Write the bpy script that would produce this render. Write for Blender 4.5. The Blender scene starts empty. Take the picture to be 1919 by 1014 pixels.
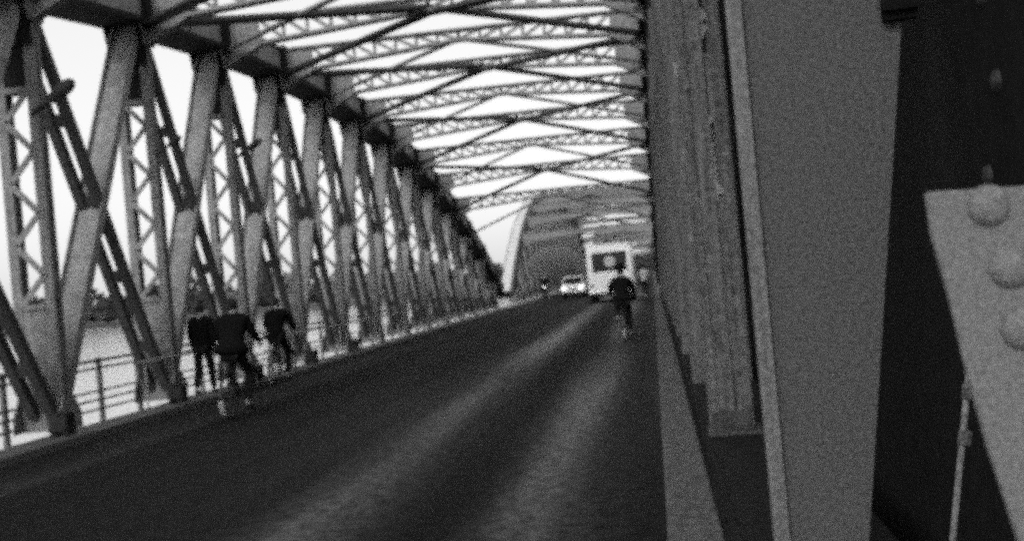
import bpy, bmesh, math, random
from mathutils import Vector, Matrix
R = random.Random(7)
scene = bpy.context.scene
C = scene.collection

# ------------------------------------------------------------------ camera
F_PX, VPX, VPY, ROLL, EYE = 2180.0, 263.5, 10.0, math.radians(5.2), 1.75
cam = bpy.data.cameras.new("camera")
cam.sensor_width = 36.0
cam.lens = F_PX / 1919 * 36
cam.clip_start, cam.clip_end = 0.1, 6000
cam.dof.use_dof = True
cam.dof.focus_distance = 2.6
cam.dof.aperture_fstop = 4.4
camo = bpy.data.objects.new("camera", cam); C.objects.link(camo)
fy = Vector((VPX, VPY, -F_PX)).normalized()
up = Vector((-math.sin(ROLL), math.cos(ROLL), 0)); up = (up - fy * up.dot(fy)).normalized()
fx = fy.cross(up)
M = Matrix((fx, fy, up)).to_4x4()
M.translation = (0, 0, EYE)
camo.matrix_world = M
scene.camera = camo

# ------------------------------------------------------------------ light
SUN_EL, SUN_AZ = math.radians(32), math.radians(196)      # azimuth clockwise from +Y
w = bpy.data.worlds.new("World"); scene.world = w; w.use_nodes = True
nt = w.node_tree; nt.nodes.clear()
sky = nt.nodes.new('ShaderNodeTexSky'); sky.sky_type = 'NISHITA'; sky.sun_disc = False
sky.sun_elevation = SUN_EL; sky.sun_rotation = SUN_AZ; sky.dust_density = 3; sky.air_density = 1.0
bw = nt.nodes.new('ShaderNodeRGBToBW'); bg = nt.nodes.new('ShaderNodeBackground'); bg.inputs[1].default_value = 0.12
out = nt.nodes.new('ShaderNodeOutputWorld')
ov = nt.nodes.new('ShaderNodeMath'); ov.operation = 'MULTIPLY_ADD'; ov.inputs[1].default_value = .6; ov.inputs[2].default_value = 4.6   # even overcast over the clear-sky model
nt.links.new(sky.outputs[0], bw.inputs[0]); nt.links.new(bw.outputs[0], ov.inputs[0]); nt.links.new(ov.outputs[0], bg.inputs[0]); nt.links.new(bg.outputs[0], out.inputs[0])
sl = bpy.data.lights.new("sun", 'SUN'); sl.energy = 1.1; sl.angle = math.radians(20); sl.color = (1, 1, 1)
so = bpy.data.objects.new("sun", sl); C.objects.link(so)
sd = Vector((math.sin(SUN_AZ) * math.cos(SUN_EL), math.cos(SUN_AZ) * math.cos(SUN_EL), math.sin(SUN_EL)))
so.rotation_euler = (-sd).to_track_quat('-Z', 'Y').to_euler()
vs = scene.view_settings
vs.view_transform = 'Standard'; vs.look = 'None'; vs.gamma = 1; vs.use_curve_mapping = False
vs.exposure = 0.25
cy = scene.cycles
cy.use_denoising = False              # the photograph is coarse-grained film
cy.use_adaptive_sampling = True
cy.adaptive_threshold = 1.0
cy.adaptive_min_samples = 4
cy.pixel_filter_type = 'GAUSSIAN'
cy.filter_width = 3.6
cy.sample_clamp_indirect = .3; cy.sample_clamp_direct = 1.15
cy.max_bounces = 6; cy.diffuse_bounces = 3; cy.transparent_max_bounces = 8

# ------------------------------------------------------------------ materials (black-and-white world: greys only)
def mat(name, col, rough=0.7, var=0.5, scale=18.0, streak=0.0, metal=0.0, fine=90.0, spec=0.3):
    """grey paint or stone, mottled by two noises; streak = rust and rain streaks running down"""
    m = bpy.data.materials.new(name); m.use_nodes = True
    n = m.node_tree; b = n.nodes['Principled BSDF']
    tc = n.nodes.new('ShaderNodeTexCoord')
    a = n.nodes.new('ShaderNodeTexNoise'); a.inputs['Scale'].default_value = scale; a.inputs['Detail'].default_value = 9; a.inputs['Roughness'].default_value = .75
    f = n.nodes.new('ShaderNodeTexNoise'); f.inputs['Scale'].default_value = fine; f.inputs['Detail'].default_value = 4; f.inputs['Roughness'].default_value = .8
    n.links.new(tc.outputs['Object'], a.inputs['Vector']); n.links.new(tc.outputs['Object'], f.inputs['Vector'])
    mx = n.nodes.new('ShaderNodeMath'); mx.operation = 'ADD'
    n.links.new(a.outputs['Fac'], mx.inputs[0]); n.links.new(f.outputs['Fac'], mx.inputs[1])
    last = mx.outputs[0]; lo, hi = .82, 1.18
    if streak:
        mp = n.nodes.new('ShaderNodeMapping'); mp.inputs['Scale'].default_value = (22, 22, .9)
        s = n.nodes.new('ShaderNodeTexNoise'); s.inputs['Scale'].default_value = 1.6; s.inputs['Detail'].default_value = 5
        n.links.new(tc.outputs['Object'], mp.inputs[0]); n.links.new(mp.outputs[0], s.inputs['Vector'])
        sm = n.nodes.new('ShaderNodeMath'); sm.operation = 'MULTIPLY_ADD'; sm.inputs[1].default_value = streak
        n.links.new(s.outputs['Fac'], sm.inputs[0]); n.links.new(last, sm.inputs[2]); last = sm.outputs[0]
        lo += streak * .5; hi += streak * .5
    r = n.nodes.new('ShaderNodeMapRange'); r.inputs['From Min'].default_value = lo; r.inputs['From Max'].default_value = hi
    r.inputs['To Min'].default_value = col * (1 - var); r.inputs['To Max'].default_value = col * (1 + var)
    n.links.new(last, r.inputs['Value']); n.links.new(r.outputs[0], b.inputs['Base Color'])
    b.inputs['Roughness'].default_value = rough; b.inputs['Metallic'].default_value = metal
    b.inputs['Specular IOR Level'].default_value = spec
    bp = n.nodes.new('ShaderNodeBump'); bp.inputs['Strength'].default_value = .25; bp.inputs['Distance'].default_value = .01
    n.links.new(last, bp.inputs['Height']); n.links.new(bp.outputs[0], b.inputs['Normal'])
    return m
def glow(name, v):
    m = bpy.data.materials.new(name); m.use_nodes = True
    b = m.node_tree.nodes['Principled BSDF']; b.inputs['Emission Color'].default_value = (1, 1, 1, 1); b.inputs['Emission Strength'].default_value = v
    b.inputs['Base Color'].default_value = (.8, .8, .8, 1); return m
def glassmat(name, t=.5, refl=.03):
    m = bpy.data.materials.new(name); m.use_nodes = True
    n = m.node_tree; n.nodes.clear()
    o = n.nodes.new('ShaderNodeOutputMaterial'); mi = n.nodes.new('ShaderNodeMixShader'); tr = n.nodes.new('ShaderNodeBsdfTransparent')
    gl = n.nodes.new('ShaderNodeBsdfGlossy'); tr.inputs[0].default_value = (t, t, t, 1); gl.inputs['Roughness'].default_value = .05
    mi.inputs[0].default_value = refl
    n.links.new(tr.outputs[0], mi.inputs[1]); n.links.new(gl.outputs[0], mi.inputs[2]); n.links.new(mi.outputs[0], o.inputs[0]); return m

STEEL = mat('weathered_steel', .18, .65, .5, 6, .5)
STEEL_D = mat('dark_steel', .045, .7, .5, 8, .4)
SHADE_STEEL = mat('shaded_steel', .017, .8, .5, 8, .4, spec=.1)  # shade of undersides and post heads put into the colour
STEEL_SKYLIT = mat('skylit_flange', .50, .5, .35, 5, .2)  # sky light on the top flange painted in as a paler grey
STRUT = mat('grey_strut_paint', .24, .6, .45, 6, .5)
LATT = mat('lacing_paint', .2, .7, .4, 10)
POSTN = mat('near_post_paint', .066, .75, .7, 60, 0, fine=240)
POSTE = mat('near_post_lit_edge', .12, .6, .6, 55, .3, fine=190)  # lit edge of the post painted in as a lighter strip
RAIL2 = mat('streaked_post_paint', .088, .7, .8, 22, .5, fine=120)
SHADE_BLACK = mat('black_shade_plate', .006, .8, .5, 8, 0, spec=.08)  # deep shade painted as near-black
PLATE = mat('sandy_plate_paint', .135, .8, .6, 160, 0, fine=420)
KERB = mat('granite_kerb', .075, .85, .85, 14)
KERBL = mat('worn_kerb', .10, .85, .5, 14)
GALV = mat('galvanised_pipe', .12, .45, .5, 40)
RAILM = mat('railing_paint', .12, .6, .4, 12)
HAND = mat('pale_handrail', .4, .5, .3, 12)
STONE = mat('pier_stone', .2, .9, .5, 2)
CLOTH = mat('black_cloth', .008, .95, .4, 30, spec=.05)
CLOTH2 = mat('dark_trousers', .015, .95, .4, 30, spec=.05)
LIGHTC = mat('light_shirt', .5, .9, .2, 30)
SKIN = mat('skin', .30, .6, .15, 30)
HAIR = mat('hair', .012, .7, .4, 60)
RUB = mat('rubber', .015, .8, .3, 30)
CHROME = mat('chrome', .6, .2, .1, 10, metal=1.0)
BIKEP = mat('black_enamel', .02, .3, .2, 20)
WHITE = mat('white_enamel', .8, .4, .08, 10)
BUSW = mat('bus_white', .85, .35, .10, 3)
CARP = mat('car_cream', .6, .3, .1, 3)
CARD = mat('car_dark', .03, .3, .1, 3)
SEATM = mat('seat_cloth', .05, .9, .3, 20)
GLASS = glassmat('window_glass', .2)
GLASSD = glassmat('dark_glass', .18)
HEADL = glow('headlamp', 2.0)
LEAF = mat('far_foliage', .05, .9, .6, .4, fine=2)
BARK = mat('bark', .05, .9, .4, 3)
ROOFT = mat('roof_tile', .06, .8, .3, 3); WALLM = mat('house_render', .16, .8, .25, 2)

# ------------------------------------------------------------------ mesh builder
class MB:
    def __init__(s): s.v = []; s.f = []; s.mi = []; s.m = 0
    def poly(s, vs, fs):
        o = len(s.v); s.v += [tuple(p) for p in vs]; s.f += [tuple(i + o for i in f) for f in fs]; s.mi += [s.m] * len(fs); return s
    def hexa(s, p):          # p: 4 bottom (ccw seen from above) + 4 top
        return s.poly(p, [(3, 2, 1, 0), (4, 5, 6, 7), (0, 1, 5, 4), (1, 2, 6, 5), (2, 3, 7, 6), (3, 0, 4, 7)])
    def box(s, x0, x1, y0, y1, z0, z1):
        return s.hexa([(x0, y0, z0), (x1, y0, z0), (x1, y1, z0), (x0, y1, z0), (x0, y0, z1), (x1, y0, z1), (x1, y1, z1), (x0, y1, z1)])
    def bar(s, a, b, wid, th, side=(1, 0, 0)):
        """box beam a->b, wid along side, th along the third axis"""
        a = Vector(a); b = Vector(b); d = (b - a).normalized(); sd_ = Vector(side); sd_ = (sd_ - d * sd_.dot(d)).normalized(); t = d.cross(sd_)
        u, v = sd_ * wid / 2, t * th / 2
        return s.hexa([a - u - v, a + u - v, a + u + v, a - u + v, b - u - v, b + u - v, b + u + v, b - u + v])
    def tube(s, pts, r, n=8, closed=False):
        pts = [Vector(p) for p in pts]; N = len(pts); rs = r if isinstance(r, (list, tuple)) else [r] * N
        vs = []; ref = None
        for i, p in enumerate(pts):
            if closed: d = pts[(i + 1) % N] - pts[i - 1]
            else: d = pts[min(i + 1, N - 1)] - pts[max(i - 1, 0)]
            d.normalize()
            if ref is None: ref = d.orthogonal().normalized()
            ref = (ref - d * ref.dot(d)).normalized(); q = d.cross(ref)
            for k in range(n):
                an = 2 * math.pi * k / n; vs.append(p + (ref * math.cos(an) + q * math.sin(an)) * rs[i])
        fs = [(i * n + k, i * n + (k + 1) % n, ((i + 1) % N) * n + (k + 1) % n, ((i + 1) % N) * n + k) for i in range(N if closed else N - 1) for k in range(n)]
        if not closed: fs += [tuple(range(n))[::-1], tuple(range((N - 1) * n, N * n))]
        return s.poly(vs, fs)
    def lathe(s, c, axis, prof, n=16):
        """prof: (distance along axis, radius)"""
        c = Vector(c); ax = Vector(axis).normalized(); u = ax.orthogonal().normalized(); v = ax.cross(u)
        vs = [c + ax * h + (u * math.cos(2 * math.pi * k / n) + v * math.sin(2 * math.pi * k / n)) * max(r, 1e-4) for h, r in prof for k in range(n)]
        N = len(prof)
        fs = [(i * n + k, i * n + (k + 1) % n, (i + 1) * n + (k + 1) % n, (i + 1) * n + k) for i in range(N - 1) for k in range(n)]
        fs += [tuple(range(n))[::-1], tuple(range((N - 1) * n, N * n))]
        return s.poly(vs, fs)
    def rivet(s, c, axis, r=.02, n=12):
        return s.lathe(c, axis, [(-.002, r * 1.1), (r * .10, r), (r * .30, r * .86), (r * .46, r * .62), (r * .55, r * .30), (r * .57, 0)], n)
    def extrude(s, poly, axis_fn, a, b):
        """2D polygon extruded between a and b through axis_fn(p, q, t)"""
        n = len(poly); vs = [axis_fn(p, q, a) for p, q in poly] + [axis_fn(p, q, b) for p, q in poly]
        fs = [tuple(range(n))[::-1], tuple(range(n, 2 * n))] + [(i, (i + 1) % n, n + (i + 1) % n, n + i) for i in range(n)]
        return s.poly(vs, fs)
    def build(s, name, m, parent=None, smooth=False, bevel=0, label=None):
        me = bpy.data.meshes.new(name); org = Vector((0, 0, 0)); q = parent
        while q is not None: org += q.location; q = q.parent
        me.from_pydata([tuple(Vector(p) - org) for p in s.v], [], s.f)
        for x in (m if isinstance(m, (list, tuple)) else [m]): me.materials.append(x)
        if s.m or any(s.mi): me.polygons.foreach_set('material_index', s.mi)
        bm = bmesh.new(); bm.from_mesh(me); bmesh.ops.recalc_face_normals(bm, faces=bm.faces); bm.to_mesh(me); bm.free()
        if smooth: me.polygons.foreach_set('use_smooth', [True] * len(me.polygons))
        o = bpy.data.objects.new(name, me); C.objects.link(o); o.parent = parent
        if bevel:
            b = o.modifiers.new('bevel', 'BEVEL'); b.width = bevel; b.segments = 2; b.limit_method = 'ANGLE'
        if label: o['label'] = label
        return o
def thing(name, label, cat, loc=(0, 0, 0), group=None):
    o = bpy.data.objects.new(name, None); o.location = loc; C.objects.link(o); o.empty_display_size = .2
    o['label'] = label; o['category'] = cat
    if group: o['group'] = group
    return o
def tag(o, label, cat, group=None):
    o['label'] = label; o['category'] = cat
    if group: o['group'] = group
    return o
def structure(o): o['kind'] = 'structure'; return o
def dup(root, loc=None, rotz=None, label=None, scale=None):
    r = root.copy(); C.objects.link(r)
    if loc is not None: r.location = loc
    if rotz is not None: r.rotation_euler = (0, 0, rotz)
    if scale: r.scale = (scale,) * 3
    if label: r['label'] = label
    def rec(src, dst):
        for ch in list(src.children):
            c = ch.copy(); C.objects.link(c); c.parent = dst; rec(ch, c)
    rec(root, r)
    return r

# ------------------------------------------------------------------ the setting
XLI, XLO, XRI, XRO = -8.65, -9.30, .30, .90          # inner and outer webs of the two trusses
def road_mat():
    m = bpy.data.materials.new('worn_road'); m.use_nodes = True
    n = m.node_tree; b = n.nodes['Principled BSDF']; L = n.links.new
    tc = n.nodes.new('ShaderNodeTexCoord'); sep = n.nodes.new('ShaderNodeSeparateXYZ'); L(tc.outputs['Object'], sep.inputs[0])
    mp = n.nodes.new('ShaderNodeMapping'); mp.inputs['Scale'].default_value = (1, .06, 1); L(tc.outputs['Object'], mp.inputs[0])
    wob = n.nodes.new('ShaderNodeTexNoise'); wob.inputs['Scale'].default_value = 1.3; wob.inputs['Detail'].default_value = 3; L(mp.outputs[0], wob.inputs['Vector'])
    wx = n.nodes.new('ShaderNodeMath'); wx.operation = 'MULTIPLY_ADD'; wx.inputs[1].default_value = .55; L(wob.outputs['Fac'], wx.inputs[0]); L(sep.outputs[0], wx.inputs[2])
    ramp = n.nodes.new('ShaderNodeValToRGB'); nr = n.nodes.new('ShaderNodeMapRange'); nr.inputs['From Min'].default_value = -8.6 + .27; nr.inputs['From Max'].default_value = 0 + .27
    L(wx.outputs[0], nr.inputs[0]); L(nr.outputs[0], ramp.inputs[0])
    cr = ramp.color_ramp; cr.interpolation = 'B_SPLINE'
    def X(x): return (x + 8.6) / 8.6
    pts = [(-8.5, .030), (-6.75, .030), (-6.62, .003), (-6.45, .014), (-5.0, .012), (-4.3, .022), (-3.5, .024), (-3.2, .050), (-2.85, .25), (-2.5, .08), (-2.15, .018), (-1.75, .008), (-1.4, .03), (-1.05, .20), (-.75, .07), (-.4, .034), (-.05, .045)]
    while len(cr.elements) < len(pts): cr.elements.new(.5)
    for e, (x, c) in zip(cr.elements, pts): e.position = X(x); e.color = (c, c, c, 1)
    g = n.nodes.new('ShaderNodeTexNoise'); g.inputs['Scale'].default_value = 7; g.inputs['Detail'].default_value = 12; g.inputs['Roughness'].default_value = .85; L(tc.outputs['Object'], g.inputs['Vector'])
    mr = n.nodes.new('ShaderNodeMapRange'); mr.inputs['From Min'].default_value = .39; mr.inputs['From Max'].default_value = .61; mr.inputs['To Min'].default_value = .1; mr.inputs['To Max'].default_value = 1.9; L(g.outputs['Fac'], mr.inputs[0])
    big = n.nodes.new('ShaderNodeTexNoise'); big.inputs['Scale'].default_value = .9; big.inputs['Detail'].default_value = 4; L(mp.outputs[0], big.inputs['Vector'])
    mb = n.nodes.new('ShaderNodeMapRange'); mb.inputs['From Min'].default_value = .3; mb.inputs['From Max'].default_value = .7; mb.inputs['To Min'].default_value = .35; mb.inputs['To Max'].default_value = 1.65; L(big.outputs['Fac'], mb.inputs[0])
    q = n.nodes.new('ShaderNodeMath'); q.operation = 'MULTIPLY'; L(mr.outputs[0], q.inputs[0]); L(mb.outputs[0], q.inputs[1])
    q2 = n.nodes.new('ShaderNodeMath'); q2.operation = 'MULTIPLY'; q3 = n.nodes.new('ShaderNodeMath'); q3.operation = 'MULTIPLY'; q3.inputs[1].default_value = .55; L(q.outputs[0], q3.inputs[0]); L(q3.outputs[0], q2.inputs[0]); L(ramp.outputs[0], q2.inputs[1]); 
    wy = n.nodes.new('ShaderNodeMapRange'); wy.inputs['From Min'].default_value = 5; wy.inputs['From Max'].default_value = 17; wy.inputs['To Min'].default_value = .45; wy.inputs['To Max'].default_value = 1.15   # road colour darkens towards this end
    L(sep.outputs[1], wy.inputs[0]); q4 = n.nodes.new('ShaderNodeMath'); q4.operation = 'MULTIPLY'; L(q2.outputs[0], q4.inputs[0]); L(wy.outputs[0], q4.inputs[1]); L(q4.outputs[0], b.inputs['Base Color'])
    b.inputs['Roughness'].default_value = .85; b.inputs['Specular IOR Level'].default_value = .08
    bp = n.nodes.new('ShaderNodeBump'); bp.inputs['Strength'].default_value = .5; bp.inputs['Distance'].default_value = .02; L(g.outputs['Fac'], bp.inputs['Height']); L(bp.outputs[0], b.inputs['Normal'])
    return m
structure(MB().box(-8.0, -.06, -12, 300, -.35, 0).build('road', road_mat()))
k = MB()
y = -12
while y < 300:
    L_ = 1.2 if y < 60 else 12
    k.box(-8.62, -8.003, y + .006, y + L_ - .006, -.35, .12 + R.uniform(-.004, .004)); y += L_
structure(k.build('kerb_left', KERBL, bevel=.015))
k = MB(); y = -12
while y < 300:
    L_ = 1.2 if y < 60 else 12
    k.box(-.057, .277, y + .006, y + L_ - .006, -.35, .12 + R.uniform(-.004, .004)); y += L_
structure(k.build('kerb_right', KERB, bevel=.02))

wm = bpy.data.materials.new('river_water'); wm.use_nodes = True
n = wm.node_tree; b = n.nodes['Principled BSDF']; b.inputs['Base Color'].default_value = (.30, .30, .30, 1); b.inputs['Roughness'].default_value = .12
b.inputs['IOR'].default_value = 1.6
nz = n.nodes.new('ShaderNodeTexNoise'); nz.inputs['Scale'].default_value = .35; nz.inputs['Detail'].default_value = 4
bp = n.nodes.new('ShaderNodeBump'); bp.inputs['Strength'].default_value = .35; bp.inputs['Distance'].default_value = .3
tc = n.nodes.new('ShaderNodeTexCoord'); n.links.new(tc.outputs['Object'], nz.inputs['Vector'])
n.links.new(nz.outputs['Fac'], bp.inputs['Height']); n.links.new(bp.outputs[0], b.inputs['Normal'])
structure(MB().poly([(-3000, -3000, -9), (3000, -3000, -9), (3000, 4500, -9), (-3000, 4500, -9)], [(0, 1, 2, 3)]).build('water', wm))
# far river bank and its wood
bk = MB(); N = 60; vs = []
for i in range(N + 1):
    x = -1500 + 2400 * i / N; e = 22 * math.sin(i * .35) + R.uniform(-6, 6)
    vs += [(x, 900 + e, -9.2), (x, 915 + e, -6.2), (x, 2600, -5.8)]
fs = []
for i in range(N):
    for j in range(2): a = i * 3 + j; fs.append((a, a + 3, a + 4, a + 1))
structure(bk.poly(vs, fs).build('far_bank', mat('bank_soil', .07, .9, .4, .1)))
def leaf_cloud(mb, c, rx, ry, rz, n, s):
    for _ in range(n):
        while True:
            p = Vector((R.uniform(-1, 1), R.uniform(-1, 1), R.uniform(-1, 1)))
            if p.length < 1: break
        q = Vector((c[0] + p.x * rx, c[1] + p.y * ry, c[2] + p.z * rz))
        u = Vector((R.gauss(0, 1), R.gauss(0, 1), R.gauss(0, 1))).normalized(); v = u.orthogonal().normalized(); s_ = s * R.uniform(.5, 1.3)
        mb.poly([q + u * s_, q + v * s_, q - u * s_, q - v * s_], [(0, 1, 2, 3)])
wd = MB()
x = -1300
while x < 500:
    h = R.uniform(13, 27) * (1.15 if -560 < x < -300 else .9); r = h * R.uniform(.45, .7)
    leaf_cloud(wd, (x, 935 + R.uniform(-14, 40), -6 + h * .55), r, r, h * .5, 170, h * .10); x += r * R.uniform(.55, 1.0)
o = wd.build('distant_wood', LEAF); o['kind'] = 'stuff'; tag(o, 'dark distant wood along the far river bank', 'trees')

# stone piers carrying the spans
for i, (py, lab) in enumerate(((67.6, 'pale stone bridge pier standing in the river between the near span and the second span'), (163.2, 'pale stone bridge pier standing in the river between the second and third span'))):
    p = MB(); pts = [(-11.5, -1.6), (-4, -1.9), (3, -1.6), (4.4, 0), (3, 1.6), (-4, 1.9), (-11.5, 1.6), (-12.9, 0)]
    def fn(a, b_, t): s_ = 1 + (0.08 if t < -5 else 0); return (-4.2 + (a + 4.2) * s_, py + b_ * s_, t)
    p.extrude(pts, fn, -10.5, -1.4); p.box(-12.4, 3.9, py - 2.1, py + 2.1, -1.395, -.95)
    tag(p.build('bridge_pier', STONE, bevel=.08), lab, 'bridge pier', 'piers under the bridge')

# ------------------------------------------------------------------ a riveted lattice truss span
def lattice(mb, fa, fb, n, th=.03, wd_=.07, verticals=False, side=(0, 1, 0), phase=0):
    """zigzag between two rails fa(t), fb(t)"""
    for i in range(n):
        t0, t1 = i / n, (i + 1) / n
        a, b_ = (fa, fb) if (i + phase) % 2 == 0 else (fb, fa)
        mb.bar(a(t0), b_(t1), th, wd_, side)
        if verticals: mb.bar(fa(t1), fb(t1), th, wd_ * .8, side)
def make_post(root, y, xi, xo, ztop, zbot=.12, near=True, lat_lo=1.95, lat_hi=None, mats=STEEL):
    """two legs with a laced web between, solid at head and foot; xi inner, xo outer"""
    sgn = 1 if xo > xi else -1
    lat_hi = ztop - 1.4 if lat_hi is None else lat_hi
    m = MB(); d = .11; leg = .15
    for x0 in (xi, xo - sgn * leg):
        a, b_ = sorted((x0, x0 + sgn * leg))
        m.box(a, b_, y - .018, y + .018, zbot, ztop)                      # web of the leg
        for xx in ((a, a + .022), (b_ - .022, b_)):
            m.box(xx[0], xx[1], y - d, y + d, zbot, ztop)
        if near:
            m.box(a + .022, b_ - .022, y - d, y - d + .02, zbot, ztop)
    a, b_ = sorted((xi + sgn * leg, xo - sgn * leg))
    if ztop > 3.2:
        if near:
            m.box(a, b_, y - .10, y + .10, zbot, lat_lo)
            for z1 in (lat_lo, lat_hi): m.box(a, b_, y - .14, y + .14, z1 - .04, z1 + .04)
        else:
            m.box(a, b_, y - .1, y + .1, zbot, ztop)
    else: m.box(a, b_, y - .1, y + .1, zbot, ztop)
    p = m.build('post', mats, root)
    if near and ztop > 3.2:
        h_ = MB(); h_.box(a, b_, y - .10, y + .10, lat_hi, ztop); h_.box(a - .16, b_ + .16, y - d - .024, y - d - .003, ztop - .75, ztop - .02); h_.build('head_plate', SHADE_STEEL, p)
    if near and ztop > 3.2 and lat_hi - lat_lo > .6:
        l = MB(); nz_ = max(2, round((lat_hi - lat_lo) / .47))
        lattice(l, lambda t: (a - .03, y - .11, lat_lo + t * (lat_hi - lat_lo)), lambda t: (b_ + .03, y - .11, lat_lo + t * (lat_hi - lat_lo)), nz_, .022, .09)
        if False: lattice(l, lambda t: (a - .03, y + .11, lat_lo + t * (lat_hi - lat_lo)), lambda t: (b_ + .03, y + .11, lat_lo + t * (lat_hi - lat_lo)), nz_, .022, .09)
        l.build('lacing', LATT, p)
    return p
def make_chord(root, ys, top, xi, xo, depth, near=True):
    sgn = 1 if xo > xi else -1; m = MB(); fl = MB()
    x0, x1 = xi - sgn * .03, xo + sgn * .03; sf = MB()
    P = [(y, top(y)) for y in ys]
    for (ya, za), (yb, zb) in zip(P, P[1:]):
        da = min(depth, za * .35); db = min(depth, zb * .35)
        for xa, xb in ((x0, x0 + sgn * .03), (x1 - sgn * .03, x1)):
            a, b_ = sorted((xa, xb))
            m.hexa([(a, ya, za - da), (b_, ya, za - da), (b_, yb, zb - db), (a, yb, zb - db), (a, ya, za - .03), (b_, ya, za - .03), (b_, yb, zb - .03), (a, yb, zb - .03)])
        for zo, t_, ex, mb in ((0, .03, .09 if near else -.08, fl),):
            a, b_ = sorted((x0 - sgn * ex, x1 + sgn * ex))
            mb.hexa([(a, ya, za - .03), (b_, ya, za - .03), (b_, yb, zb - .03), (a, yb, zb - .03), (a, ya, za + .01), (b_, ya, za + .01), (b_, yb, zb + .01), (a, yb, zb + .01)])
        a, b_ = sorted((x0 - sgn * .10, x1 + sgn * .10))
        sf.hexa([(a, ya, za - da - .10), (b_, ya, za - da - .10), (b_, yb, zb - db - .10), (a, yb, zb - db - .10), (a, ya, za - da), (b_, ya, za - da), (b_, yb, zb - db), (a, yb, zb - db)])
        if near:
            for k_ in (0, .5):                       # stiffeners on the inner web
                yy = ya + (yb - ya) * k_; zz = za + (zb - za) * k_; a, b_ = sorted((x0 - sgn * .06, x0))
                m.box(a, b_, yy - .03, yy + .03, zz - depth + .01, zz - .035)
    c = m.build('top_chord', STEEL, root); sf.build('soffit_flange', SHADE_STEEL, c); fl.build('flange_plate', STEEL_SKYLIT, c); return c  # soffit coloured as if shaded, top flange as if skylit
def diagonals(root, ya, yb, za, zb, xi, xo, near=True):
    """from the head of post a to the foot of post b: two dark flats with battens; the other way: one broad grey strut"""
    sgn = 1 if xo > xi else -1; xc = (xi + xo) / 2
    m = MB(); A = (ya + .1, za); B = (yb - .1, .35)
    for s_ in (-1, 1):
        m.bar((xc + s_ * .145, A[0], A[1]), (xc + s_ * .145, B[0], B[1]), .14, .16)
    L_ = math.hypot(B[0] - A[0], B[1] - A[1]); nb = 5
    if near:
        for i in range(nb):
            t = (i + .3) / nb; t2 = t + .16 / L_ * 1.2
            m.bar((xc, A[0] + (B[0] - A[0]) * t, A[1] + (B[1] - A[1]) * t), (xc, A[0] + (B[0] - A[0]) * t2, A[1] + (B[1] - A[1]) * t2), .185, .10)
    m.build('diagonal_tie', STEEL_D, root)
    g = MB(); w_ = .46
    g.bar((xc, yb - .1, zb), (xc, ya + .1, .35), w_, .03)
    for s_ in (-1, 1): g.bar((xc + s_ * (w_ / 2 - .012), yb - .1, zb), (xc + s_ * (w_ / 2 - .012), ya + .1, .35), .022, .20)
    g.build('diagonal_strut', STRUT, root)
DE, DM = .60, .30                 # depth of the cross beams at the haunch and at mid-span: the lower flange is gabled
def beam_depth(x):
    xm = (XLI + XRI) / 2; t = min(1, abs(x - xm) / (xm - XLI - .8)); return DM + (DE - DM) * t
def make_cross_beam(root, y, z, near=True):
    """transverse latticed girder between the chords with solid haunches"""
    x0, x1 = XLI, XRI; m = MB(); xm = (x0 + x1) / 2
    m.box(x0, x1, y - .10, y + .10, z - .055, z - .005); m.box(x0, x1, y - .012, y + .012, z - .11, z - .056)
    for xa, s_ in ((x0 + .8, 1), (x1 - .8, -1)):
        m.bar((xa, y, z - DE), (xm - s_ * .001, y, z - DM), .26, .045, (0, 1, 0)); m.bar((xa, y, z - DE + .05), (xm - s_ * .001, y, z - DM + .05), .024, .055, (0, 1, 0))
    for s_, xa in ((1, x0), (-1, x1)):
        xb = xa + s_ * .8
        q = [(xa, z - .06), (xb, z - .06), (xb, z - DE + .01), (xa, z - 1.0)]
        m.extrude(q, lambda a, b_, t: (a, y + t, b_), -.015, .015)
        m.bar((xa, y, z - 1.02), (xb, y, z - DE - .01), .22, .05, (0, 1, 0))
    c = m.build('cross_beam', STEEL, root)
    if not near: m = MB(); m.extrude([(x0 + .8, z - .11), (xm, z - .11), (x1 - .8, z - .11), (x1 - .8, z - DE + .08), (xm, z - DM + .08), (x0 + .8, z - DE + .08)], lambda a, b_, t: (a, y + t, b_), -.011, .011); m.build('web', STEEL, c); return c
    l = MB(); nn = 7
    for (a, b_) in ((x0 + .8, xm), (x1 - .8, xm)):
        for i in range(nn):
            p, q = a + (b_ - a) * i / nn, a + (b_ - a) * (i + 1) / nn
            l.bar((p, y, z - .07), (q, y, z - beam_depth(q) + .03), .02, .085, (0, 1, 0)); l.bar((q, y + .02, z - .07), (q, y + .02, z - beam_depth(q) + .03), .02, .08, (0, 1, 0))
    l.build('lacing', LATT, c); return c
def lateral(root, ya, yb, za, zb, thick, zm):
    ym = (ya + yb) / 2; xm = (XLI + XRI) / 2
    for sw in (0, 1):
        dz = (.06 - .11 * sw) if thick else .04
        a = Vector((XLI - .05, yb if sw else ya, (zb if sw else za) - .68)); b_ = Vector((XRI + .05, ya if sw else yb, (za if sw else zb) - .68)); c = Vector((xm, ym, zm - DM + dz - .02)); m = MB()
        legs = ((a, c), (c, b_)) if thick else (((a, c),) if sw else ((c, b_),))     # the light ones only fan out from the beam's middle to the farther chord nodes
        for p, q in legs:
            if thick: m.bar(p, q, .30, .03, (0, 1, 0)); m.bar(p + Vector((0, 0, .06)), q + Vector((0, 0, .06)), .03, .09, (0, 1, 0))
            else: m.bar(p, q, .15, .02, (0, 1, 0)); m.bar(p + Vector((0, 0, .045)), q + Vector((0, 0, .045)), .02, .07, (0, 1, 0))
        m.build('lateral_brace', STEEL_D if thick else STEEL, root)

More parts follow.
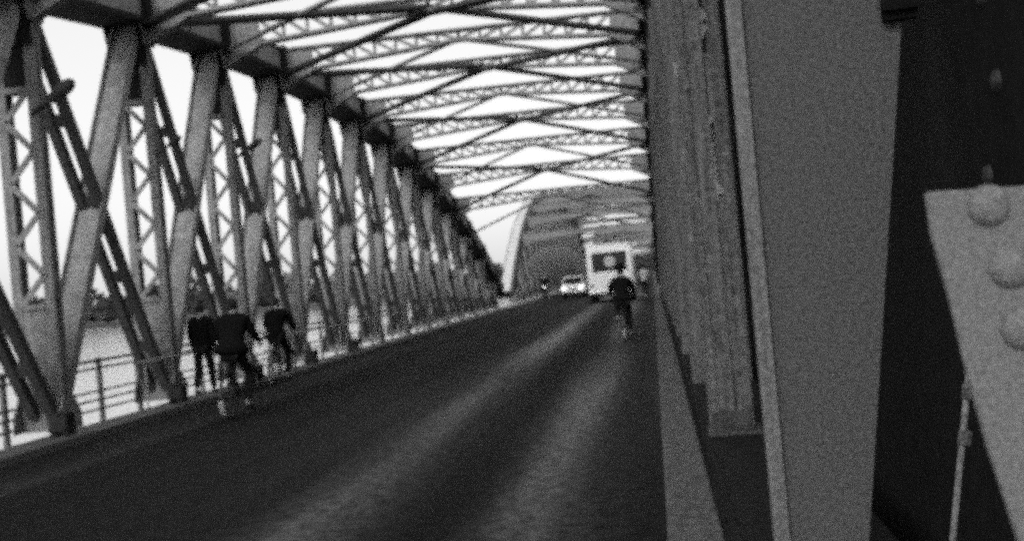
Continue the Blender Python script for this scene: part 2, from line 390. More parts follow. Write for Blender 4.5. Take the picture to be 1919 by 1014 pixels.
S = 3.96
def top1(y): return 7.95 - (.0050 if y > 30 else .0040) * (y - 30) ** 2
ys1 = [16.12 + S * (i - 1) for i in range(-2, 14)]        # 4.45 ... 65.2
br = thing('truss_bridge', 'near steel lattice truss bridge span arching over the road with a curved top chord', 'bridge', (-4.2, 4, 0), 'spans of the steel truss bridge')
DEP = .55
def under(f, y): return f(y) - min(DEP, f(y) * .35) - .1
for i, y in enumerate(ys1):
    if i >= 2: make_post(br, y, XLI, XLO, under(top1, y))
    if i >= 2: make_post(br, y, XRI, XRO, under(top1, y), near=True, mats=RAIL2)
for i in range(len(ys1) - 1):
    ya, yb = ys1[i], ys1[i + 1]
    if i >= 1: diagonals(br, ya, yb, under(top1, ya), under(top1, yb), XLI, XLO)
    if i >= 2: diagonals(br, ya, yb, under(top1, ya), under(top1, yb), XRI, XRO)
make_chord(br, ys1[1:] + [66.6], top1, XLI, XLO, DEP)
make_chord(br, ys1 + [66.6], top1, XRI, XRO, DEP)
for i in range(2, 13): make_cross_beam(br, ys1[i], top1(ys1[i]))
for i in range(2, 12): lateral(br, ys1[i], ys1[i + 2], top1(ys1[i]), top1(ys1[i + 2]), (i + 1) % 2 == 1, top1(ys1[i + 1]))
# foot gussets of the left truss
for i in range(3, len(ys1)):
    y = ys1[i]
    for xx in (XLI + .012, XLO - .034):
        g = MB(); g.extrude([(y - .34, .12), (y + .34, .12), (y + .32, .36), (y + .15, .62), (y - .15, .62), (y - .32, .36)], lambda a, b_, t: (t, a, b_), xx, xx + .022)
        g.build('foot_gusset', STEEL, br)
    z = under(top1, y)
    g = MB(); g.box(XLI + .033, XLI + .15, y - .24, y + .24, z - .06, top1(y) + .05); g.build('node_plate', SHADE_STEEL, br)
    for xx in (XLI + .012, XLO - .034):
        g = MB(); g.extrude([(y - .34, z - .002), (y + .34, z - .002), (y + .2, z - .4), (y - .2, z - .4)], lambda a, b_, t: (t, a, b_), xx, xx + .022)
        g.build('head_gusset', STEEL, br)
# right side: kerb-height bottom chord and an added black screen standing in for deep shade
bc = MB(); bc.box(.283, .92, 4.6, 66.6, -.3, .50); bc.box(.262, .285, 4.6, 66.6, .42, .505)
for yy in [4.7 + .9 * i for i in range(60)]: bc.box(.262, .282, yy, yy + .07, .14, .42)
bc.build('bottom_chord', mat('dark_chord', .011, .8, .8, 14, .6, spec=.1), br)  # near-black base colour, mottled and streaked
bl = MB(); bl.box(XLI - .02, XLO, 3, 66.6, -.95, -.36); bl.build('bottom_chord', STEEL_D, br)
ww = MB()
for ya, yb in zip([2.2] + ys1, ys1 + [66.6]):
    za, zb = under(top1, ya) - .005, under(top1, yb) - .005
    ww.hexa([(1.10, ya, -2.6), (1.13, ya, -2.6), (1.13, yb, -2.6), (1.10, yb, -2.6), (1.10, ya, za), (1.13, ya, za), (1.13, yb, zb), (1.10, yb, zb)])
ww.build('added_shade_screen', SHADE_BLACK, br, label='plain black screen added as deep shade, closing the right side of the truss')  # added wall: shuts out the sky, its shade painted black
SHADE_RIVET = mat('shaded_rivet', .016, .6, .4, 60)  # rivets coloured dark to sit in the painted shade
for (yy, zz) in ((3.73, 2.22), (3.91, 1.94), (3.8, 2.5)): rv = MB(); rv.rivet((1.098, yy, zz), (-1, 0, 0), .035); rv.build('rivet', SHADE_RIVET, br)  # rivets set on the face of the added screen

# second post on the right: streaked, with two slots
def slot_post():
    y = 8.5; m = MB(); x0, x1 = XRI + .005, .62; s0, s1 = .495, .55; z1 = under(top1, y)
    m.box(x0, s0, y - .02, y + .02, .12, z1); m.box(s1, x1, y - .02, y + .02, .12, z1)
    for za, zb in ((.12, 2.18), (2.79, 3.24)): m.box(s0, s1, y - .015, y + .015, za, zb)
    for xx in (x0, s0 - .02, x1 - .02): m.box(xx, xx + .02, y - .04, y + .14, .12, z1)
    m.box(x0 + .021, x0 + .07, y - .035, y - .021, .12, z1)
    p = m.build('post', RAIL2, br, bevel=.004, label='second post along the right side with rust streaks and upright slots')
    f_ = MB(); f_.box(x0 - .015, x1 + .05, y - .20, y + .2, .502, .53); f_.box(x0 + .02, x1 - .02, y - .12, y - .036, .531, .545); f_.box(x0 + .02, x1 - .02, y - .054, y - .037, .546, .66); f_.build('base_plate', STEEL_D, p, bevel=.004)
    z = .75
    while z < z1 - .1:
        r = MB(); r.rivet((x0 + .045, y - .035, z), (0, -1, 0), .014, 8); r.build('rivet', RAIL2, p)
        z += .16
slot_post()
# nearest post: broad plate, inner edge upright, outer edge tapering towards the foot
def near_post():
    y = 4.45; z0, z1 = -.1, under(top1, y); xi = .36
    def xo(z): return .707 + (1.006 - .707) * (z - .66) / (2.64 - .66)
    m = MB()
    m.hexa([(xi + .059, y, z0), (xo(z0), y, z0), (xo(z0), y + .03, z0), (xi + .059, y + .03, z0), (xi + .059, y, z1), (xo(z1), y, z1), (xo(z1), y + .03, z1), (xi + .059, y + .03, z1)])
    p = m.build('post', POSTN, br, bevel=.004, label='nearest broad grey post, tapering down to its foot')
    e = MB(); e.box(xi, xi + .058, y - .025, y + .055, z0, z1)
    e.build('edge_angle', POSTE, p, bevel=.006)
    bb = MB(); bb.box(.92, 1.04, y - .05, y - .002, 2.57, 2.9); bb.box(.91, 1.045, y - .08, y - .051, 2.60, 2.9); bb.build('bracket', SHADE_BLACK, p)
near_post()
# riveted gusset plate right beside the lens
def img(px, py, d):        # a point of the picture at depth d along the road axis, as a place in the world
    v = Vector(((px - 959.5), -(py - 507), -F_PX)); q = Vector((fx.dot(v), fy.dot(v), up.dot(v)))
    q *= d / q.y; return Vector((q.x, q.y, q.z + EYE))
gp = MB(); D = 1.30
pts = [img(*p, D) for p in ((1735, 360), (1746, 440), (1780, 560), (1813, 700), (1852, 840), (1908, 1014), (1990, 1290), (2300, 1290), (2300, 322))]
n_ = len(pts); vs = [(p.x, D, p.z) for p in pts] + [(p.x, D + .012, p.z) for p in pts]
gp.poly(vs, [tuple(range(n_)), tuple(range(n_, 2 * n_))[::-1]] + [(i, (i + 1) % n_, n_ + (i + 1) % n_, n_ + i) for i in range(n_)])
gpo = gp.build('gusset_plate', PLATE, br, bevel=.003, label='pale sandy gusset plate with domed rivets beside the lens')
for (a, b_) in ((1853, 386), (1893, 502), (1916, 618), (1975, 752), (1990, 400), (2005, 540)):
    c = img(a, b_, D); m = MB(); m.rivet((c.x, D - .0005, c.z), (0, -1, 0), .0215, 24); m.build('rivet', PLATE, gpo, smooth=True)
m = MB(); a = img(1870, 350, 1.34); b_ = img(2300, 300, 1.34)
m.box(.62, .98, 1.335, 1.36, EYE + .10, EYE + .62)
# the pipe behind the plate
pc = MB(); a = img(1817, 690, 3.0); b_ = img(1783, 1040, 3.0); a.x += 0; 
pc_pts = [a + (a - b_) * .35, a, b_, b_ + (b_ - a) * .6]
cpipe = thing('conduit_pipe', 'thin pale conduit pipe with couplings against the added black shade screen', 'pipe', tuple(pc_pts[3]))
pc.tube(pc_pts, .0085, 12); pc.build('pipe', GALV, cpipe, smooth=True)
for q_ in ((1815, 735), (1808, 822)):
    c = img(*q_, 3.0); d = (b_ - a).normalized(); m = MB(); m.lathe(c - d * .02, d, [(0, .009), (.003, .0165), (.035, .0165), (.04, .009)], 14); m.build('coupling', KERB, cpipe)

# ------------------------------------------------------------------ second span, and the third as its copy
Y2, N2, S2 = 70.0, 22, 4.15
c2 = Y2 + N2 * S2 / 2; h2 = N2 * S2 / 2
def top2(y): return 1.0 + 8.2 * (1 - abs((y - c2) / h2) ** 3.0)
DEP2 = DEP
b2 = thing('truss_bridge', 'second and taller steel truss bridge span standing behind the white bus', 'bridge', (-4.2, Y2, 0), 'spans of the steel truss bridge')
ys2 = [Y2 + S2 * i for i in range(N2 + 1)]
for i, y in enumerate(ys2):
    if 0 < i < N2:
        make_post(b2, y, XLI, XLO, under(top2, y), near=False); make_post(b2, y, XRI, XRO, under(top2, y), near=False)
for i in range(1, N2 - 1):
    for xi, xo in ((XLI, XLO), (XRI, XRO)): diagonals(b2, ys2[i], ys2[i + 1], under(top2, ys2[i]), under(top2, ys2[i + 1]), xi, xo, False)
fine2 = [Y2 + S2 * N2 * i / 66 for i in range(67)]
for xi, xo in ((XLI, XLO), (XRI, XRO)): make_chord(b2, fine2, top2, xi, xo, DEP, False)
for i in range(2, N2 - 1): make_cross_beam(b2, ys2[i], top2(ys2[i]), False)
for i in range(2, N2 - 3, 2): lateral(b2, ys2[i], ys2[i + 2], top2(ys2[i]), top2(ys2[i + 2]), True, top2(ys2[i + 1]))
dup(b2, (-4.2, 165.5, 0), label='third steel truss bridge span, farthest along the road')

# ------------------------------------------------------------------ railing, handrail, boxes, lamps
rl = thing('railing', 'dark iron railing with five rails along the river side of the left truss', 'railing', (-9.62, 8, 0))
m = MB()
for zz in (.97, .84, .45, .30, .14): m.tube([(-9.62, 8, zz), (-9.62, 66, zz)], .028 if zz > .9 else .02, 6)
m.build('rail', RAILM, rl)
yy = 8.6
while yy < 66: m = MB(); m.box(-9.66, -9.60, yy - .05, yy + .05, -.3, 1.02); m.build('railing_post', RAILM, rl); yy += 1.5
hr = thing('handrail', 'thin pale handrail on short stanchions behind the left kerb', 'handrail', (-8.56, 20, .12))
m = MB(); m.tube([(-8.56, 18.2, .9), (-8.56, 40, .9)], .02, 8); m.build('rail', HAND, hr)
for yy in (18.6, 22.6, 26.6, 30.8, 34.8, 38.8): m = MB(); m.tube([(-8.56, yy, .12), (-8.56, yy, .9)], .016, 8); m.build('stanchion', HAND, hr)
bx_lab = ['black iron box at the foot of the nearest left-hand post', 'black iron box at the post just left of the pedestrian', 'black iron box at the foot of the third left post, behind the riders', 'black iron box at the fourth left post past the riders', 'black iron box on the left kerb at the fifth post, farthest of its row']
bx0 = None
for i in range(5):
    y = 16.12 + S * i - .85
    if bx0 is None:
        bx0 = thing('junction_box', bx_lab[0], 'box', (-8.3, y, .12), 'iron boxes along the left kerb')
        m = MB(); m.box(-8.44, -8.16, y - .13, y + .13, .17, .43); m.build('box_body', BIKEP, bx0, bevel=.02)
        m = MB(); m.box(-8.46, -8.14, y - .15, y + .15, .432, .46); m.build('lid', BIKEP, bx0, bevel=.012)
        for sx in (-8.40, -8.20): m = MB(); m.box(sx - .03, sx + .03, y - .11, y + .11, .12, .169); m.build('foot', BIKEP, bx0)
    else: dup(bx0, (-8.3, y, .12), label=bx_lab[i])
lm_lab = ['oval dark lamp head on a short arm on the nearest left post, against the sky', 'oval dark lamp on the second left post', 'oval dark lamp on the third left post, the farthest of its row']
lm0 = None
for i, (px, py, d) in enumerate(((98, 186, 15.78), (318, 272, 19.9), (466, 280, 24.0))):
    p = img(px, py, d)
    if lm0 is None:
        lm0 = thing('bracket_lamp', lm_lab[0], 'lamp', tuple(p), 'lamps fixed on the left ties')
        q = p + Vector((0.0, -.02, .0)); e = p + Vector((.46, -.12, .25))
        m = MB(); m.tube([p + Vector((-.36, .06, -.16)), q], .045, 10); m.build('arm', STEEL_D, lm0)
        d_ = (e - q).normalized(); m = MB(); m.lathe(q - d_ * .04, d_, [(0, .04), (.05, .075), (.2, .10), (.38, .10), (.46, .07), (.5, .02)], 16); m.build('lamp_head', STEEL_D, lm0, smooth=True)
    else: dup(lm0, tuple(p), label=lm_lab[i], scale=(.62 if i == 1 else .8))

# ------------------------------------------------------------------ bicycles and people
def skin_mesh(name, pts, edges, parent, m, sub=2):
    me = bpy.data.meshes.new(name); me.from_pydata([p[0] for p in pts], edges, [])
    o = bpy.data.objects.new('tmp', me); C.objects.link(o)
    mod = o.modifiers.new('s', 'SKIN')
    if not me.skin_vertices: me.attributes  # created below
    bm = bmesh.new(); bm.from_mesh(me); lay = bm.verts.layers.skin.verify(); bm.verts.ensure_lookup_table()
    for i, v in enumerate(bm.verts):
        r = pts[i][1]; v[lay].radius = (r, r) if not isinstance(r, tuple) else r; v[lay].use_root = (i == 0)
    bm.to_mesh(me); bm.free()
    mod.use_smooth_shade = True
    s_ = o.modifiers.new('u', 'SUBSURF'); s_.levels = sub; s_.render_levels = sub
    dg = bpy.context.evaluated_depsgraph_get(); ev = o.evaluated_get(dg); nm = bpy.data.meshes.new_from_object(ev)
    bpy.data.objects.remove(o)
    nm.name = name; nm.materials.clear(); nm.materials.append(m); nm.polygons.foreach_set('use_smooth', [True] * len(nm.polygons))
    ob = bpy.data.objects.new(name, nm); C.objects.link(ob); ob.parent = parent; return ob
def chain_body(J):
    """body skeleton from joints; hands get a palm, four bent fingers and a thumb"""
    P = []; E = []
    def add(p, r, par=None):
        P.append((tuple(p), r)); i = len(P) - 1
        if par is not None: E.append((par, i))
        return i
    V = Vector
    pel = add(J['pelvis'], (.15, .12)); wst = add(J['waist'], (.13, .10), pel); ch = add(J['chest'], (.17, .12), wst)
    ub = add(J['upper'], (.13, .10), ch); nk = add(J['neck'], .055, ub); hb = add(J['head'] + V((0, 0, -.06)), (.072, .085), nk); hm = add(J['head'] + V((0, .005, .03)), (.082, .098), hb); add(J['head'] + V((0, -.01, .10)), (.06, .075), hm)
    for s in ('L', 'R'):
        sx = -1 if s == 'L' else 1
        sh = add(J['sh' + s], .062, ub); el = add(J['el' + s], .045, sh); wr = add(J['ha' + s] + (J['el' + s] - J['ha' + s]).normalized() * .08, .03, el)
        pm = add(J['ha' + s], (.038, .020), wr)
        d = J.get('fd' + s, V((0, 1, -.3))).normalized(); lat = V((1, 0, 0)); lat = (lat - d * lat.dot(d)).normalized(); dn = V((0, 0, -1))
        for k, ln in enumerate((.034, .04, .037, .03)):
            b0 = J['ha' + s] + d * .035 + lat * sx * (.027 - .018 * k); a0 = add(b0, .009, pm); a1 = add(b0 + d * ln, .008, a0); add(b0 + d * (ln + .012) + dn * ln * .9, .007, a1)
        t0 = add(J['ha' + s] - lat * sx * .032 + d * .005, .011, pm); add(J['ha' + s] - lat * sx * .05 + d * .04 + dn * .01, .009, t0)
        hp = add(J['hip' + s], .088, pel); kn = add(J['kn' + s], .058, hp); an = add(J['an' + s], .038, kn)
        f = J.get('ft' + s, V((0, 1, 0))); hl = add(J['an' + s] + V((0, 0, -.05)) - f * .03, .036, an); add(J['an' + s] + V((0, 0, -.065)) + f * .15, (.04, .026), hl)
    return P, E
def dress(root, J, coat, trouser, hat=False, flare=1.0, hairlen=0):
    V = Vector
    P, E = chain_body(J); body = skin_mesh('body', P, E, root, SKIN)
    h = J['head']
    # nose, ears belong to the body surface: small children would float, so they are joined in
    P = [(tuple(J['pelvis'] + V((0, 0, -.10))), (.20 * flare, .17 * flare)), (tuple(J['pelvis'] + V((0, 0, .04))), (.19 * flare, .155 * flare)), (tuple(J['waist']), (.17, .135)), (tuple(J['chest']), (.205 * (1 + (flare - 1) * .5), .15)), (tuple(J['upper'] + V((0, 0, .01))), (.15 * (1 + (flare - 1) * .4), .12)), (tuple(J['neck'] + V((0, 0, .02))), .088)]
    E = [(0, 1), (1, 2), (2, 3), (3, 4), (4, 5)]
    for s in ('L', 'R'):
        i = len(P); sh = J['sh' + s]; el = J['el' + s]; ha = J['ha' + s]
        P += [(tuple(sh), .088), (tuple(el), .066), (tuple(ha + (el - ha).normalized() * .07), .045)]; E += [(4, i), (i, i + 1), (i + 1, i + 2)]
    skin_mesh('coat', P, E, root, coat)
    P = [(tuple(J['pelvis'] + V((0, 0, .02))), (.165, .135))]; E = []
    for s in ('L', 'R'):
        i = len(P); P += [(tuple(J['hip' + s]), .105), (tuple(J['kn' + s]), .078), (tuple(J['an' + s]), .062)]; E += [(0, i), (i, i + 1), (i + 1, i + 2)]
    skin_mesh('trousers', P, E, root, trouser)
    for s in ('L', 'R'):
        f = J.get('ft' + s, V((0, 1, 0))); a = J['an' + s]
        skin_mesh('shoe', [(tuple(a + V((0, 0, -.05)) - f * .05), (.046, .045)), (tuple(a + V((0, 0, -.065)) + f * .08), (.048, .036)), (tuple(a + V((0, 0, -.072)) + f * .18), (.042, .026))], [(0, 1), (1, 2)], root, RUB)
    skin_mesh('hair', [(tuple(h + V((0, -.035, -.06 - hairlen))), (.07, .055)), (tuple(h + V((0, -.035, .0))), (.088, .085)), (tuple(h + V((0, -.012, .08))), (.088, .10)), (tuple(h + V((0, 0, .125))), (.05, .06))], [(0, 1), (1, 2), (2, 3)], root, HAIR)
    if hat:
        m = MB(); o_ = Vector(root.location); m.lathe(h + V((0, 0, .085)) + o_, (0, .05, 1), [(0, .125), (.012, .13), (.02, .10), (.07, .095), (.10, .06), (.105, 0)], 20); m.build('cap', coat, root, smooth=True)
def rider_joints():
    V = Vector
    return dict(pelvis=V((0, -.27, 1.0)), waist=V((0, -.22, 1.14)), chest=V((0, -.16, 1.32)), upper=V((0, -.11, 1.45)), neck=V((0, -.07, 1.55)), head=V((0, -.04, 1.655)),
                shL=V((-.20, -.10, 1.43)), shR=V((.20, -.10, 1.43)), elL=V((-.28, .0, 1.20)), elR=V((.28, .0, 1.20)), haL=V((-.27, .23, 1.075)), haR=V((.27, .23, 1.075)),
                hipL=V((-.10, -.25, .96)), hipR=V((.10, -.25, .96)), knL=V((-.13, .15, .86)), knR=V((.13, .08, .62)), anL=V((-.13, -.08, .56)), anR=V((.13, -.12, .20)),
                ftL=V((0, 1, 0)), ftR=V((0, 1, 0)))
def bicycle(name, label, loc, rotz=0, lamp=False, group='bicycles on the bridge', frame=BIKEP):
    b = thing(name, label, 'bicycle', loc, group); o_ = Vector(loc)
    def T(*p): return Vector(p) + o_
    fr = MB(); BBK = T(0, -.08, .29); ST = T(0, -.24, .88); HT = T(0, .36, .90); HB = T(0, .39, .72); RA = T(0, -.54, .34); FA = T(0, .55, .34)
    for a, c in ((BBK, ST), (ST + Vector((0, .02, -.1)), HT), (BBK, HB), (HT, HB)): fr.tube([a, c], .016, 8)
    for sx in (-.05, .05):
        v = Vector((sx, 0, 0)); fr.tube([BBK, RA + v], .010, 6); fr.tube([ST + Vector((0, 0, -.12)), RA + v], .009, 6); fr.tube([HB, HB + v + Vector((0, .02, -.04)), FA + v], .012, 6)
    fr.tube([BBK - Vector((.09, 0, 0)), BBK + Vector((.09, 0, 0))], .012, 6)
    fr.tube([BBK + Vector((.09, 0, 0)), T(.09, -.10, .13)], .010, 6); fr.tube([BBK - Vector((.09, 0, 0)), T(-.09, -.06, .46)], .010, 6)
    # rear carrier
    for sx in (-.06, .06): fr.tube([T(sx, -.26, .74), T(sx, -.82, .74)], .007, 6); fr.tube([T(sx, -.72, .74), T(sx, -.54, .35)], .006, 6)
    for yy in (-.4, -.6, -.8): fr.tube([T(-.06, yy, .74), T(.06, yy, .74)], .006, 6)
    fr.build('frame', frame, b)
    for nm, A in (('wheel', RA), ('wheel', FA)):
        t = MB(); N = 32; t.tube([A + Vector((0, math.cos(a) * .325, math.sin(a) * .325)) for a in [2 * math.pi * k / N for k in range(N)]], .018, 8, True)
        wh = t.build('wheel', RUB, b, smooth=True)
        t = MB(); t.tube([A + Vector((0, math.cos(a) * .303, math.sin(a) * .303)) for a in [2 * math.pi * k / N for k in range(N)]], .009, 6, True)
        for k_ in range(24):
            a = 2 * math.pi * k_ / 24; t.tube([A + Vector((.02 * (-1) ** k_, 0, 0)), A + Vector((0, math.cos(a) * .303, math.sin(a) * .303))], .0015, 4)
        t.tube([A - Vector((.05, 0, 0)), A + Vector((.05, 0, 0))], .02, 8); t.build('rim', BIKEP, wh)
    for A, a0, a1 in ((RA, 20, 205), (FA, 15, 165)):
        g = MB(); pts = [A + Vector((0, math.cos(math.radians(a)) * .355, math.sin(math.radians(a)) * .355)) for a in range(a0, a1 + 1, 12)]
        for p, q in zip(pts, pts[1:]): g.bar(p, q, .055, .004)
        gd = g.build('mudguard', frame, b)
        if A is RA:
            g = MB(); pts = [A + Vector((0, math.cos(math.radians(a)) * .36, math.sin(math.radians(a)) * .36)) for a in (185, 200, 215, 228)]
            for p, q in zip(pts, pts[1:]): g.bar(p, q, .075, .008)
            g.build('white_patch', HAND, gd)
    h = MB(); h.tube([T(-.28, .16, 1.03), T(-.29, .28, 1.05), T(-.18, .36, 1.06), T(0, .36, 1.03), T(.18, .36, 1.06), T(.29, .28, 1.05), T(.28, .16, 1.03)], .011, 8); h.tube([HT, T(0, .36, 1.03)], .012, 8)
    h.build('handlebar', CHROME, b)
    s = MB(); s.poly([], []); s.lathe(T(0, -.20, .93), (0, -1, .05), [(-.12, .02), (-.02, .035), (.08, .09), (.14, .10), (.17, .07)], 14); s.build('saddle', RUB, b, smooth=True)
    for x_, y_, z_ in ((.14, -.10, .12), (-.14, -.06, .46)): p = MB(); p.box(b.location.x + x_ - .045, b.location.x + x_ + .045, b.location.y + y_ - .03, b.location.y + y_ + .03, z_ + o_.z - .012, z_ + o_.z + .012); p.build('pedal', RUB, b)
    if lamp: l = MB(); l.lathe(T(0, .40, .93), (0, 1, 0), [(0, .03), (.05, .055), (.07, .055), (.075, .05)], 14); l.build('lamp', HEADL, b)
    b.rotation_euler = (0, 0, rotz); return b
def rider(label, loc, coat=CLOTH, rotz=0, sc=1.0, hat=False, flare=1.0, hairlen=0):
    p = thing('person', label, 'person', loc, None); dress(p, rider_joints(), coat, CLOTH2, hat, flare, hairlen)
    p.rotation_euler = (0, 0, rotz); p.scale = (sc,) * 3; return p
bicycle('bicycle', 'bicycle with a white mudguard patch, ridden by the biggest dark figure at left', (-6.52, 17.5, 0))
rider('person in a broad black coat cycling away, the biggest figure at left', (-6.52, 17.5, 0), flare=1.55, hairlen=.02, sc=1.03)
bk0 = bicycle('bicycle', 'bicycle of the rider in front of the white bus', (-.80, 28.4, 0))
rider('person in a black coat cycling away in front of the white bus', (-.80, 28.4, 0), flare=1.3, sc=1.0, hat=True)
bicycle('bicycle', 'grey framed bicycle ridden close to the left kerb ahead of the others', (-7.75, 23.3, 0), frame=GALV)
rider('person in dark clothes cycling along the left kerb ahead of the broad black coat', (-7.75, 23.3, 0), flare=1.05, sc=1.0)
bicycle('bicycle', 'small far bicycle of the light shirted rider to the right of the bus', (-.55, 62.0, 0))
rider('person in a light shirt cycling to the right of the bus, far away', (-.55, 62.0, 0), coat=LIGHTC)
bicycle('bicycle', 'far oncoming bicycle with a lit lamp, left of the cars', (-7.1, 76.0, 0), math.pi, True)
rider('person in dark clothes cycling towards the lens with a lit lamp, far away', (-7.1, 76.0, 0), rotz=math.pi)
# pedestrian walking away on the left kerb
V = Vector
J = dict(pelvis=V((0, 0, .93)), waist=V((0, .005, 1.07)), chest=V((0, .015, 1.25)), upper=V((0, .01, 1.40)), neck=V((0, .02, 1.50)), head=V((0, .04, 1.605)),
         shL=V((-.19, .01, 1.38)), shR=V((.19, .01, 1.38)), elL=V((-.25, .06, 1.10)), elR=V((.25, -.06, 1.10)), haL=V((-.24, .20, .88)), haR=V((.25, -.05, .82)), fdL=V((0, .4, -1)), fdR=V((0, .1, -1)),
         hipL=V((-.09, 0, .88)), hipR=V((.09, 0, .88)), knL=V((-.09, -.05, .48)), knR=V((.09, .14, .50)), anL=V((-.09, -.24, .13)), anR=V((.09, .18, .10)))
p = thing('person', 'thin person in dark clothes walking along the left kerb beside the riders', 'person', (-8.3, 20.5, .12)); dress(p, J, CLOTH, CLOTH2); p.scale = (.97,) * 3

# ------------------------------------------------------------------ bus and cars
def arc_box(mb, prof, y0, y1):
    mb.extrude(prof, lambda a, b_, t: (a, t, b_), y0, y1)
def bus(loc):
    root = thing('bus', 'small white bus driving away with a wide rear window', 'bus', loc); ox, oy, _ = loc
    W, H, L_ = 1.18, 3.08, 6.8
    def P(x, z): return (x + ox, z)
    def ring(x, z0, z1, r=.22):
        pts = []
        for cx, cz, a0 in ((x - r, z1 - r, 0), (-x + r, z1 - r, 90)):
            for k_ in range(5): a = math.radians(a0 + 22.5 * k_); pts.append((cx + r * math.cos(a), cz + r * math.sin(a)))
        return [(x, z0)] + pts + [(-x, z0)]
    def shell(mb, poly, hole, y0, y1):
        """end wall with a window opening: hole is (x0,x1,z0,z1)"""
        x0, x1, z0, z1 = hole
        bmx = [p for p in poly]
        # four bands round the opening
        mb.box(ox - W + .012, ox + W - .012, y0, y1, .46, z0); mb.box(ox - W + .012, ox + x0, y0, y1, z0, z1); mb.box(ox + x1, ox + W - .012, y0, y1, z0, z1)
        top = [p for p in poly if p[1] >= z1 - .0] ; tp = [(W - .012, z1)] + [(min(max(a, -W + .012), W - .012), b_ - .01) for a, b_ in top if b_ > z1 + .02] + [(-W + .012, z1)]
        mb.extrude(tp, lambda a, b_, t: (a + ox, t, b_), y0, y1)
    prof = ring(W, .45, H)
    b = MB()
    # side walls with window openings, roof from the profile
    n = len(prof)
    for sx in (-1, 1):
        xa, xb = sorted((ox + sx * W, ox + sx * (W - .05)))
        b.box(xa, xb, oy, oy + L_, .45, 1.62); b.box(xa, xb, oy, oy + L_, 2.42, H - .22)
        y = oy
        for k_ in range(7): b.box(xa, xb, y, y + .16, 1.62, 2.42); y += (L_ - .16) / 6
    inner = [(a * .955, b_ - .05) for a, b_ in prof[1:-1]]
    outer = prof[1:-1]
    roof = outer + inner[::-1]
    for i in range(len(outer) - 1):
        q = [outer[i], outer[i + 1], inner[i + 1], inner[i]]
        b.extrude(q, lambda a, b__, t: (a + ox, t, b__), oy, oy + L_)
    HR = (-.93, .93, 1.62, 2.66)
    shell(b, prof, HR, oy, oy + .06); shell(b, prof, (-1.0, 1.0, 1.35, 2.6), oy + L_ - .06, oy + L_)
    b.box(ox - W + .05, ox + W - .05, oy + .06, oy + L_ - .06, .50, .58)
    bo = b.build('body', BUSW, root, bevel=.01)
    g = MB(); g.box(ox - .92, ox + .92, oy + .02, oy + .035, 1.63, 2.65); wi = g.build('rear_window', GLASS, root)
    g = MB()
    for a in ((-.96, .96, 2.64, 2.70), (-.96, .96, 1.58, 1.64)): g.box(ox + a[0], ox + a[1], oy - .012, oy + .012, a[2], a[3])
    for sx in (-.96, .90): g.box(ox + sx, ox + sx + .06, oy - .012, oy + .012, 1.645, 2.635)
    g.build('window_seal', BUSW, wi)
    g = MB(); g.box(ox - .99, ox + .99, oy + L_ - .04, oy + L_ - .025, 1.36, 2.59); g.build('windscreen', GLASSD, root)
    for sx in (-1, 1):
        g = MB(); xa = ox + sx * (W - .025); g.box(xa - .004, xa + .004, oy + .16, oy + L_ - .16, 1.63, 2.41); g.build('side_window', GLASSD, root)
    g = MB(); g.box(ox - W - .02, ox + W + .02, oy - .09, oy + .0, .48, .64); g.build('bumper', CHROME, root, bevel=.03)
    for sx in (-1, 1):
        g = MB(); g.lathe((ox + sx * .98, oy + .0, .95), (0, -1, 0), [(0, .07), (.03, .065), (.04, .03)], 14); g.build('tail_light', SEATM, root)
        for yy in (oy + 1.4, oy + L_ - 1.3):
            g = MB(); g.lathe((ox + sx * (W - .02), yy, .44), (-sx, 0, 0), [(0, .40), (.02, .44), (.22, .44), (.24, .40)], 28); wh = g.build('wheel', RUB, root)
            g = MB(); g.lathe((ox + sx * (W - .015), yy, .44), (sx, 0, 0), [(-.002, .24), (.02, .22), (.03, .08), (.04, .05)], 20); g.build('hub_cap', CHROME, wh)
    g = MB(); g.box(ox - .26, ox + .26, oy - .012, oy - .001, .78, .9); g.build('number_plate', SEATM, root)
    for k_ in range(5):
        for sx in (-.62, .62): g = MB(); yy = oy + .7 + k_ * 1.05; g.box(ox + sx - .4, ox + sx + .4, yy, yy + .1, .9, 1.66 if k_ else 1.85); g.box(ox + sx - .4, ox + sx + .4, yy + .1, yy + .5, .85, 1.0); g.build('seat', SEATM, root, bevel=.03)
    g = MB(); g.lathe((ox + .02, oy + .019, 2.14), (0, -1, 0), [(0, .30), (.004, .29), (.005, .22)], 11); g.build('window_glint', HAND, root)  # pale disc painted as a reflection in the rear glass
    g = MB(); g.box(ox - .7, ox + .7, oy + .04, oy + 5.6, .581, .60); g.build('cabin_floor', SEATM, root)
    return root
bus((-2.22, 60.5, 0))
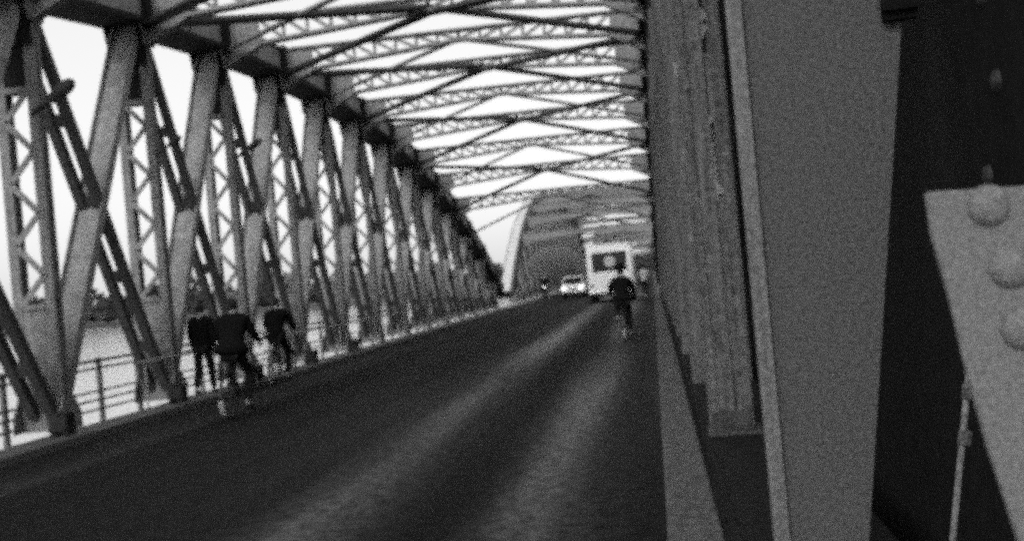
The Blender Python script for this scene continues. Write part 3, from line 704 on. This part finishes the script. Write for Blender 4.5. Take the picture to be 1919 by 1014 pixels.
def car(label, loc, paint, rotz=0, lit=False):
    root = thing('parked_car' if False else 'car', label, 'car', loc, 'cars on the bridge'); ox, oy, _ = loc
    # side profile along y (front towards -y)
    def slab(mb, prof, hw):
        mb.extrude(prof, lambda a, b_, t: (ox + t, oy + a, b_), -hw, hw)
    b = MB(); slab(b, [(-2.0, .32), (-2.08, .55), (-2.02, .78), (-1.75, .90), (-.85, .98), (1.45, .98), (1.95, .84), (2.05, .6), (2.0, .32)], .78)
    b.build('body', paint, root, bevel=.07)
    c = MB(); slab(c, [(-.86, .981), (-.42, 1.36), (.95, 1.40), (1.42, .981)], .66); cb = c.build('cabin', GLASSD if False else SEATM, root, bevel=.04)
    r_ = MB(); slab(r_, [(-.50, 1.40), (-.38, 1.46), (.9, 1.48), (1.05, 1.41)], .66); r_.build('roof', paint, root, bevel=.03)
    for sx in (-.655, .655):
        for a, c_ in (((-.92, .98), (-.44, 1.40)), ((1.46, .98), (1.0, 1.41)), ((.25, .98), (.25, 1.42))): p = MB(); p.bar((ox + sx, oy + a[0], a[1]), (ox + sx, oy + c_[0], c_[1]), .05, .05); p.build('pillar', paint, root)

    w_ = MB(); w_.poly([(ox - .6, oy - .895, .99), (ox + .6, oy - .895, .99), (ox + .57, oy - .46, 1.38), (ox - .57, oy - .46, 1.38)], [(0, 1, 2, 3)]); w_.build('windscreen', GLASSD, root)
    for sx in (-1, 1):
        for yy in (-1.3, 1.3):
            g = MB(); g.lathe((ox + sx * .80, oy + yy, .31), (-sx, 0, 0), [(0, .27), (.02, .31), (.17, .31), (.19, .28)], 24); wh = g.build('wheel', RUB, root)
            g = MB(); g.lathe((ox + sx * .803, oy + yy, .31), (sx, 0, 0), [(-.002, .17), (.015, .15), (.02, .04)], 16); g.build('hub_cap', CHROME, wh)
        g = MB(); g.lathe((ox + sx * .60, oy - 2.0, .72), (0, -1, 0), [(-.1, .13), (.05, .13), (.08, .115), (.09, .05)], 18); g.build('headlight', HEADL if lit else CHROME, root, smooth=True)
        g = MB(); g.lathe((ox + sx * .66, oy - 1.75, .66), (0, 1, 0), [(-.25, .10), (-.1, .20), (.4, .24), (.9, .18), (1.2, .05)], 14); g.build('wing', paint, root, smooth=True)
    for yy in (-2.16, 2.08): g = MB(); g.box(ox - .8, ox + .8, oy + yy, oy + yy + .07, .40, .50); g.build('bumper', CHROME, root, bevel=.02)
    g = MB(); g.box(ox - .32, ox + .32, oy - 2.095, oy - 2.05, .52, .76); g.build('grille', CHROME, root, bevel=.02)
    root.rotation_euler = (0, 0, rotz); return root
car('cream car with lit headlights coming towards the lens left of the bus', (-5.45, 80, 0), CARP, 0, True)
car('dark car following the cream car, half hidden behind it', (-5.6, 93, 0), CARD, 0, False)
